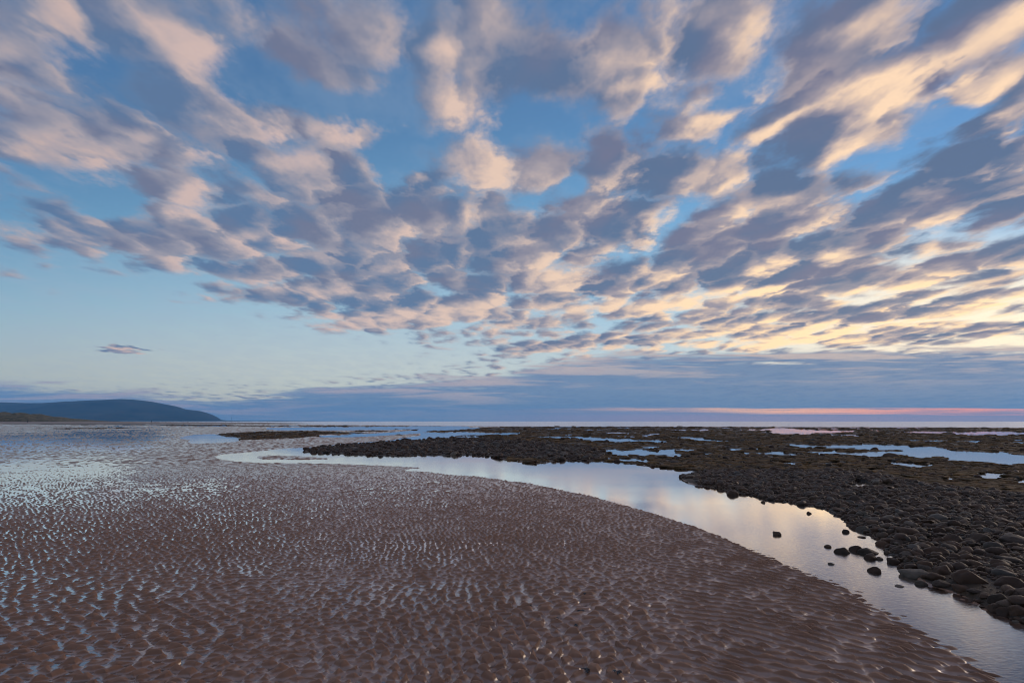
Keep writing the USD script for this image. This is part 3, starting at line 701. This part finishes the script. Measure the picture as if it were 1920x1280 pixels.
def scatter(name, shapes, rows, material, tilt, flat, sink, **tags):
    """Many stones as one object. rows: x, y, z, size."""
    pi = UsdGeom.PointInstancer.Define(stage, '/World/' + name)
    prop(pi.GetPrim(), **tags)
    targets = []
    for k, s in enumerate(shapes):
        usdkit.mesh(stage, '/World/%s/stone_shape_%03d' % (name, k + 1), s, material, smooth=True)
        targets.append(Sdf.Path('/World/%s/stone_shape_%03d' % (name, k + 1)))
    pi.CreatePrototypesRel().SetTargets(targets)
    n = len(rows)
    pi.CreateProtoIndicesAttr(Vt.IntArray.FromNumpy(rng.integers(0, len(shapes), n).astype(np.int32)))
    pos = rows[:, :3].copy(); pos[:, 2] += rows[:, 3] * rng.uniform(sink[0], sink[1], n)
    pi.CreatePositionsAttr(Vt.Vec3fArray.FromNumpy(pos.astype(np.float32)))
    sc = rows[:, 3:4] * np.column_stack([np.ones(n), np.ones(n), rng.uniform(flat[0], flat[1], n)])
    pi.CreateScalesAttr(Vt.Vec3fArray.FromNumpy(sc.astype(np.float32)))
    from scipy.spatial.transform import Rotation
    q = (Rotation.from_euler('z', rng.uniform(0, 6.28, n)) * Rotation.from_euler('xy', rng.uniform(-tilt, tilt, (n, 2)))).as_quat()
    pi.CreateOrientationsAttr(Vt.QuathArray([Gf.Quath(float(w), float(a), float(b), float(c)) for a, b, c, w in q]))
    return pi


scatter('cobble_bank', MID, bank[rest], cobble_mat, 0.45, (0.8, 1.2), (0.0, 0.14), label='bank of smaller dark cobbles beside the stream', category='cobbles', kind='stuff')


def on_reef(n, y0, y1, mask, size0, size1):
    """Spots on the reef, about as many per picture area near and far."""
    v = rng.uniform(-CAM_H / y0, -CAM_H / y1, n); u = rng.uniform(-1.15, 1.18, n)
    y = -CAM_H / v; x = u * y
    z = height_at(x, y)
    ok = (lookup(mask, x, y) > 0.5) & (z > 0.004) & (lookup(m_pool, x, y) < 0.35)
    x, y, z = x[ok], y[ok], z[ok]
    s = (size0 + size1 * y) * np.clip(rng.lognormal(0, 0.45, len(x)), 0.4, 2.6)
    return np.stack([x, y, z, s], -1)


far_cobbles = np.vstack([on_reef(60000, 15, 75, m_reef * (m_cobble > 0.4), 0.06, 0.0038), on_reef(2500, 15, 60, m_reef * (m_cobble <= 0.4), 0.06, 0.0035)])
scatter('far_cobbles', MID, far_cobbles, cobble_mat, 0.4, (0.8, 1.2), (0.0, 0.12), label='far spit and bank of small dark cobbles', category='cobbles', kind='stuff')
weeds = np.vstack([on_reef(60000, 10.5, 40, m_reef * (m_cobble <= 0.5), 0.13, 0.0055), on_reef(34000, 40, 215, m_reef * (m_cobble <= 0.5), 0.20, 0.0042)])
scatter('weed_covered_rocks', WEED, weeds, weed_mat, 0.10, (0.28, 0.7), (-0.05, 0.03), label='low rocks of the reef under brown seaweed', category='rocks', kind='stuff')


# ---------------------------------------------------------------- far shore
def hill_material():
    g = Graph()
    pos = g('geometry', out='position')
    n = g('noise_texture', vector=pos, scale=0.004, detail=6.0, roughness=0.6)
    z = g('separate_xyz', out='z', vector=pos)
    col = g.ramp(n, (0.35, (.018, .028, .022)), (0.5, (.038, .045, .030)), (0.65, (.060, .055, .038)))
    col = g.mix(g.step(z, 45.0, 8.0, 0.0, 0.8), col, (.022, .030, .018))
    return g.build('/World/Looks/moorland', surface=g('principled_bsdf', out='BSDF', base_color=col, roughness=0.9))


def skyline(points, y):
    """A ridge given by pixels of the skyline, as heights at the distance y."""
    px = np.array([p[0] for p in points], float)
    u = np.array([uv_of(a, b)[0] for a, b in points]); v = np.array([uv_of(a, b)[1] for a, b in points])
    return u * y, CAM_H + v * y


RIDGE = [(-420, 768), (-250, 760), (-120, 754), (0, 753.5), (30, 754.5), (60, 755.2), (95, 755), (140, 752.3), (180, 750.6), (215, 748.8), (235, 748), (250, 748.6), (275, 751.5), (310, 758.5), (330, 764.5), (345, 766.8), (365, 769), (378, 772.5), (392, 778), (403, 783), (412, 786.2), (424, 788.2), (440, 789.0), (462, 789.6)]
YH = 7000.0
rx, rz = skyline(RIDGE, YH)
gx_, gt = np.meshgrid(np.linspace(rx[0], rx[-1], 420), np.linspace(0, 1, 60))
base = np.interp(gx_, rx, rz)
prof = np.where(gt < 0.6, np.sin(gt / 0.6 * np.pi / 2) ** 1.5, np.cos((gt - 0.6) / 0.4 * np.pi / 2))
rough = meshkit.fbm(np.stack([gx_ / 420, gt * 6, 0 * gx_], -1), 5, 41) - 0.5
hz = np.maximum(base, 0) * np.clip(prof + 0.28 * rough * np.sin(np.pi * np.clip(gt / 0.6, 0, 1)), 0, 1.0) - 0.5
hy = YH - 1500 * (0.6 - gt) / 0.6 * np.clip(base / 200, 0.15, 1)
gi = np.arange(gx_.size).reshape(gx_.shape)
gq = np.stack([gi[:-1, :-1], gi[:-1, 1:], gi[1:, 1:], gi[1:, :-1]], -1).reshape(-1, 4)
moor = hill_material()
add('/World/hill', (np.stack([gx_, hy, hz], -1).reshape(-1, 3), gq), moor, smooth=True, kind='structure')
lx, lz = skyline([(380, 788.0), (430, 788.2), (470, 788.6), (520, 788.3), (560, 788.7), (600, 789.2), (622, 789.45)], 9000.0)
gx_, gt = np.meshgrid(np.linspace(lx[0], lx[-1], 160), np.linspace(0, 1, 9))
hz = np.interp(gx_, lx, lz) * np.sin(gt * np.pi) ** 0.7 * (0.85 + 0.3 * meshkit.noise(np.stack([gx_ / 90, 0 * gx_, 0 * gx_], -1), 9)) - 0.5
gi = np.arange(gx_.size).reshape(gx_.shape)
gq = np.stack([gi[:-1, :-1], gi[:-1, 1:], gi[1:, 1:], gi[1:, :-1]], -1).reshape(-1, 4)
add('/World/headland', (np.stack([gx_, 8800 + 400 * gt, hz], -1).reshape(-1, 3), gq), moor, smooth=True, kind='structure')


def sandy(path, a, b, scale):
    g = Graph()
    pos = g('geometry', out='position')
    n = g('noise_texture', vector=pos, scale=scale, detail=6.0, roughness=0.65)
    return g.build(path, surface=g('principled_bsdf', out='BSDF', base_color=g.ramp(n, (0.35, a), (0.62, b)), roughness=0.85))


# the dry upper beach, climbing from the wet flats to the foot of the dunes
tops = [(-420, 789.0, 0), (0, 789.4, 0), (170, 789.6, 0), (300, 790.2, 0), (480, 791.6, 0), (560, 792.7, 0), (600, 793.1, 0)]
gu, gt = np.meshgrid(np.linspace(uv_of(-420, 790)[0], uv_of(600, 790)[0], 120), np.linspace(0, 1, 14))
vt = np.interp(gu, [uv_of(p[0], p[1])[0] for p in tops], [uv_of(p[0], p[1])[1] for p in tops])
yb = 330 + 130 * gt
zb = (CAM_H + vt * 460) * gt ** 1.2 - 0.06 + 0.10 * (meshkit.noise(np.stack([gu * 60, yb / 12, 0 * gu], -1), 5) - 0.5) * np.sin(np.pi * gt)
gi = np.arange(gu.size).reshape(gu.shape)
gq = np.stack([gi[:-1, :-1], gi[:-1, 1:], gi[1:, 1:], gi[1:, :-1]], -1).reshape(-1, 4)
add('/World/upper_beach', (np.stack([gu * yb, yb, zb], -1).reshape(-1, 3), gq), sandy('/World/Looks/dry_sand', (.20, .145, .115), (.27, .20, .16), 0.4), smooth=True, kind='structure')
DUNE = [(-420, 768), (-200, 770), (-60, 772), (0, 773), (20, 774.5), (35, 774.8), (50, 776.3), (62, 776), (78, 779), (100, 781.5), (125, 784), (150, 786.3), (175, 788.5), (190, 789.6)]
dx, dz = skyline(DUNE, 470.0)
gx_, gt = np.meshgrid(np.linspace(dx[0], dx[-1], 260), np.linspace(0, 1, 26))
tuft = meshkit.fbm(np.stack([gx_ / 5, gt * 7, 0 * gx_], -1), 4, 61) - 0.5
hz = np.interp(gx_, dx, dz - 1.3) * (np.sin(np.clip(gt, 0, 1) * np.pi) ** 0.8 + 0.35 * tuft * np.sin(gt * np.pi)) + 1.3
gi = np.arange(gx_.size).reshape(gx_.shape)
gq = np.stack([gi[:-1, :-1], gi[:-1, 1:], gi[1:, 1:], gi[1:, :-1]], -1).reshape(-1, 4)
add('/World/dunes', (np.stack([gx_, 450 + 45 * gt, hz], -1).reshape(-1, 3), gq), sandy('/World/Looks/dune_grass', (.045, .045, .020), (.17, .13, .07), 0.35), smooth=True, kind='structure')


# ---------------------------------------------------------------- two walkers and a mast, far off
def walker(x, y, z, turn, stride):
    """A standing or walking figure, one continuous skin."""
    J = dict(hip=(0, 0, .92, .15), chest=(0, 0, 1.32, .17), neck=(0, .01, 1.50, .07), head=(0, .03, 1.64, .105), crown=(0, .02, 1.70, .09))
    pairs = [('hip', 'chest'), ('chest', 'neck'), ('neck', 'head'), ('head', 'crown')]
    for s, n in ((-1, 'l'), (1, 'r')):
        J['thigh' + n] = (.09 * s, 0, .88, .095); J['knee' + n] = (.10 * s, .10 * s * stride, .48, .062); J['ankle' + n] = (.10 * s, .20 * s * stride - .04, .09, .045); J['toe' + n] = (.11 * s, .20 * s * stride + .12, .04, .035)
        J['shoulder' + n] = (.20 * s, 0, 1.40, .062); J['elbow' + n] = (.25 * s, -.08 * s * stride, 1.12, .045); J['hand' + n] = (.24 * s, .06 - .14 * s * stride, .86, .04)
        pairs += [('hip', 'thigh' + n), ('thigh' + n, 'knee' + n), ('knee' + n, 'ankle' + n), ('ankle' + n, 'toe' + n), ('chest', 'shoulder' + n), ('shoulder' + n, 'elbow' + n), ('elbow' + n, 'hand' + n)]
    body = None
    for a, b in pairs:
        part = manifold3d.Manifold.batch_hull([manifold3d.Manifold.sphere(J[k][3], 14).translate(J[k][:3]) for k in (a, b)])
        body = part if body is None else body + part
    body = body.refine_to_length(0.06)
    mm = body.to_mesh()
    t_ = trimesh.Trimesh(mm.vert_properties[:, :3], mm.tri_verts)
    trimesh.smoothing.filter_taubin(t_, iterations=8)
    t_.apply_transform(trimesh.transformations.rotation_matrix(turn, [0, 0, 1]))
    t_.apply_translation((x, y, z - t_.bounds[0, 2]))
    return t_


coat = usdkit.material(stage, '/World/Looks/dark_clothes', {'p': ('principled_bsdf', dict(base_color=(.012, .012, .015), roughness=0.8))}, surface='p.BSDF')


def beach_at(px, y):
    u = uv_of(px, 790)[0]
    t_ = (y - 330) / 130
    return u * y, y, float((CAM_H + np.interp(u, [uv_of(p[0], p[1])[0] for p in tops], [uv_of(p[0], p[1])[1] for p in tops]) * 460) * t_ ** 1.2 - 0.06)


add(numbered('person'), walker(*beach_at(52, 395), 0.4, 1.0), coat, smooth=True, label='far person in dark clothes walking on the beach below the grassy dunes', category='person')
add(numbered('person'), walker(*beach_at(284, 385), -0.9, 0.6), coat, smooth=True, label='far person in dark clothes on the open beach in front of the long hill', category='person')
mx, my = uv_of(434, 785)[0] * 8800.0, 8800.0
mast = trimesh.util.concatenate([trimesh.creation.cylinder(2.2, segment=[(mx, my, 0), (mx, my, 50)]), trimesh.creation.cylinder(1.1, segment=[(mx, my, 50), (mx, my, 78)]), trimesh.creation.cylinder(4.0, segment=[(mx, my, 46), (mx, my, 51)])])
add('/World/mast', mast, coat, smooth=30, label='thin tall mast standing on the low headland right of the hill', category='mast')


# ---------------------------------------------------------------- scraps of wrack on the ripples
def scrap(px, py, size, seed, label):
    r = np.random.default_rng(seed)
    g0 = ground_at(px, py, 0.025)
    parts = []
    for _ in range(6):
        a, L, w = r.uniform(0, 6.28), size * r.uniform(.6, 1.2), size * r.uniform(.10, .2)
        t_ = np.linspace(0, 1, 7)
        bend = r.uniform(-.8, .8)
        cx, cy = L * t_ * np.cos(a + bend * t_), L * t_ * np.sin(a + bend * t_)
        cz = size * (0.10 + r.uniform(.1, .35) * np.sin(np.pi * t_))
        ww = w * (0.35 + np.sin(np.pi * np.clip(t_, .05, .95)))
        nx, ny = -np.sin(a + bend * t_), np.cos(a + bend * t_)
        top = np.stack([cx + nx * ww, cy + ny * ww, cz], -1); bot = np.stack([cx - nx * ww, cy - ny * ww, cz - size * .02], -1)
        v_ = np.vstack([top, bot, top - (0, 0, size * .07), bot - (0, 0, size * .07)])
        f_ = []
        for i in range(6):
            for p_, q_ in ((0, 7), (21, 14), (7, 21), (14, 0)):
                f_ += [[p_ + i, q_ + i, q_ + i + 1], [p_ + i, q_ + i + 1, p_ + i + 1]]
        parts.append(trimesh.Trimesh(v_, f_, process=False))
    m_ = trimesh.util.concatenate(parts)
    z_ = float(height_at(g0[0], g0[1])[0])
    m_.apply_translation((g0[0], g0[1], z_ + 0.004))
    add(numbered('seaweed_scrap'), m_, wrack, smooth=30, label=label, category='seaweed')


wrack = usdkit.material(stage, '/World/Looks/wrack', {'p': ('principled_bsdf', dict(base_color=(.010, .009, .010), roughness=0.35))}, surface='p.BSDF')
for k, (px, py, s, label) in enumerate([(995, 1132, .045, 'black scrap of seaweed on the rippled sand, upper left one of the scattered scraps'), (1089, 1142, .05, 'black scrap of seaweed on the rippled sand, in the middle of the scattered scraps'), (1078, 1171, .05, 'black scrap of seaweed below the middle one on the rippled sand'),
                                        (1098, 1116, .04, 'small black scrap of seaweed, the farthest one up the rippled sand'), (1098, 1254, .05, 'black scrap of seaweed low on the rippled sand near the bottom edge of the photo'), (1157, 1266, .045, 'black scrap of seaweed at the bottom edge, rightmost of the scattered scraps'), (1045, 1163, .03, 'tiny black scrap of seaweed left of two larger scraps on the sand')]):
    scrap(px, py, 0.7 * s, 500 + k, label)

# ---------------------------------------------------------------- the air
air = usdkit.material(stage, '/World/Looks/haze', {'v': ('principled_volume', dict(color=(.16, .54, 1.0), density=HAZE, anisotropy=0.3))}, volume='v.volume')
hb = trimesh.creation.box([27000, 27000, 1.0])
hv = np.array(hb.vertices); hv[:, 2] = np.where(hv[:, 2] > 0, 320.0, -2.0)
hm = usdkit.mesh(stage, '/World/haze', (hv, np.array(hb.faces)), None)
UsdShade.MaterialBindingAPI.Apply(hm.GetPrim()).Bind(air)
prop(hm.GetPrim(), kind='stuff')
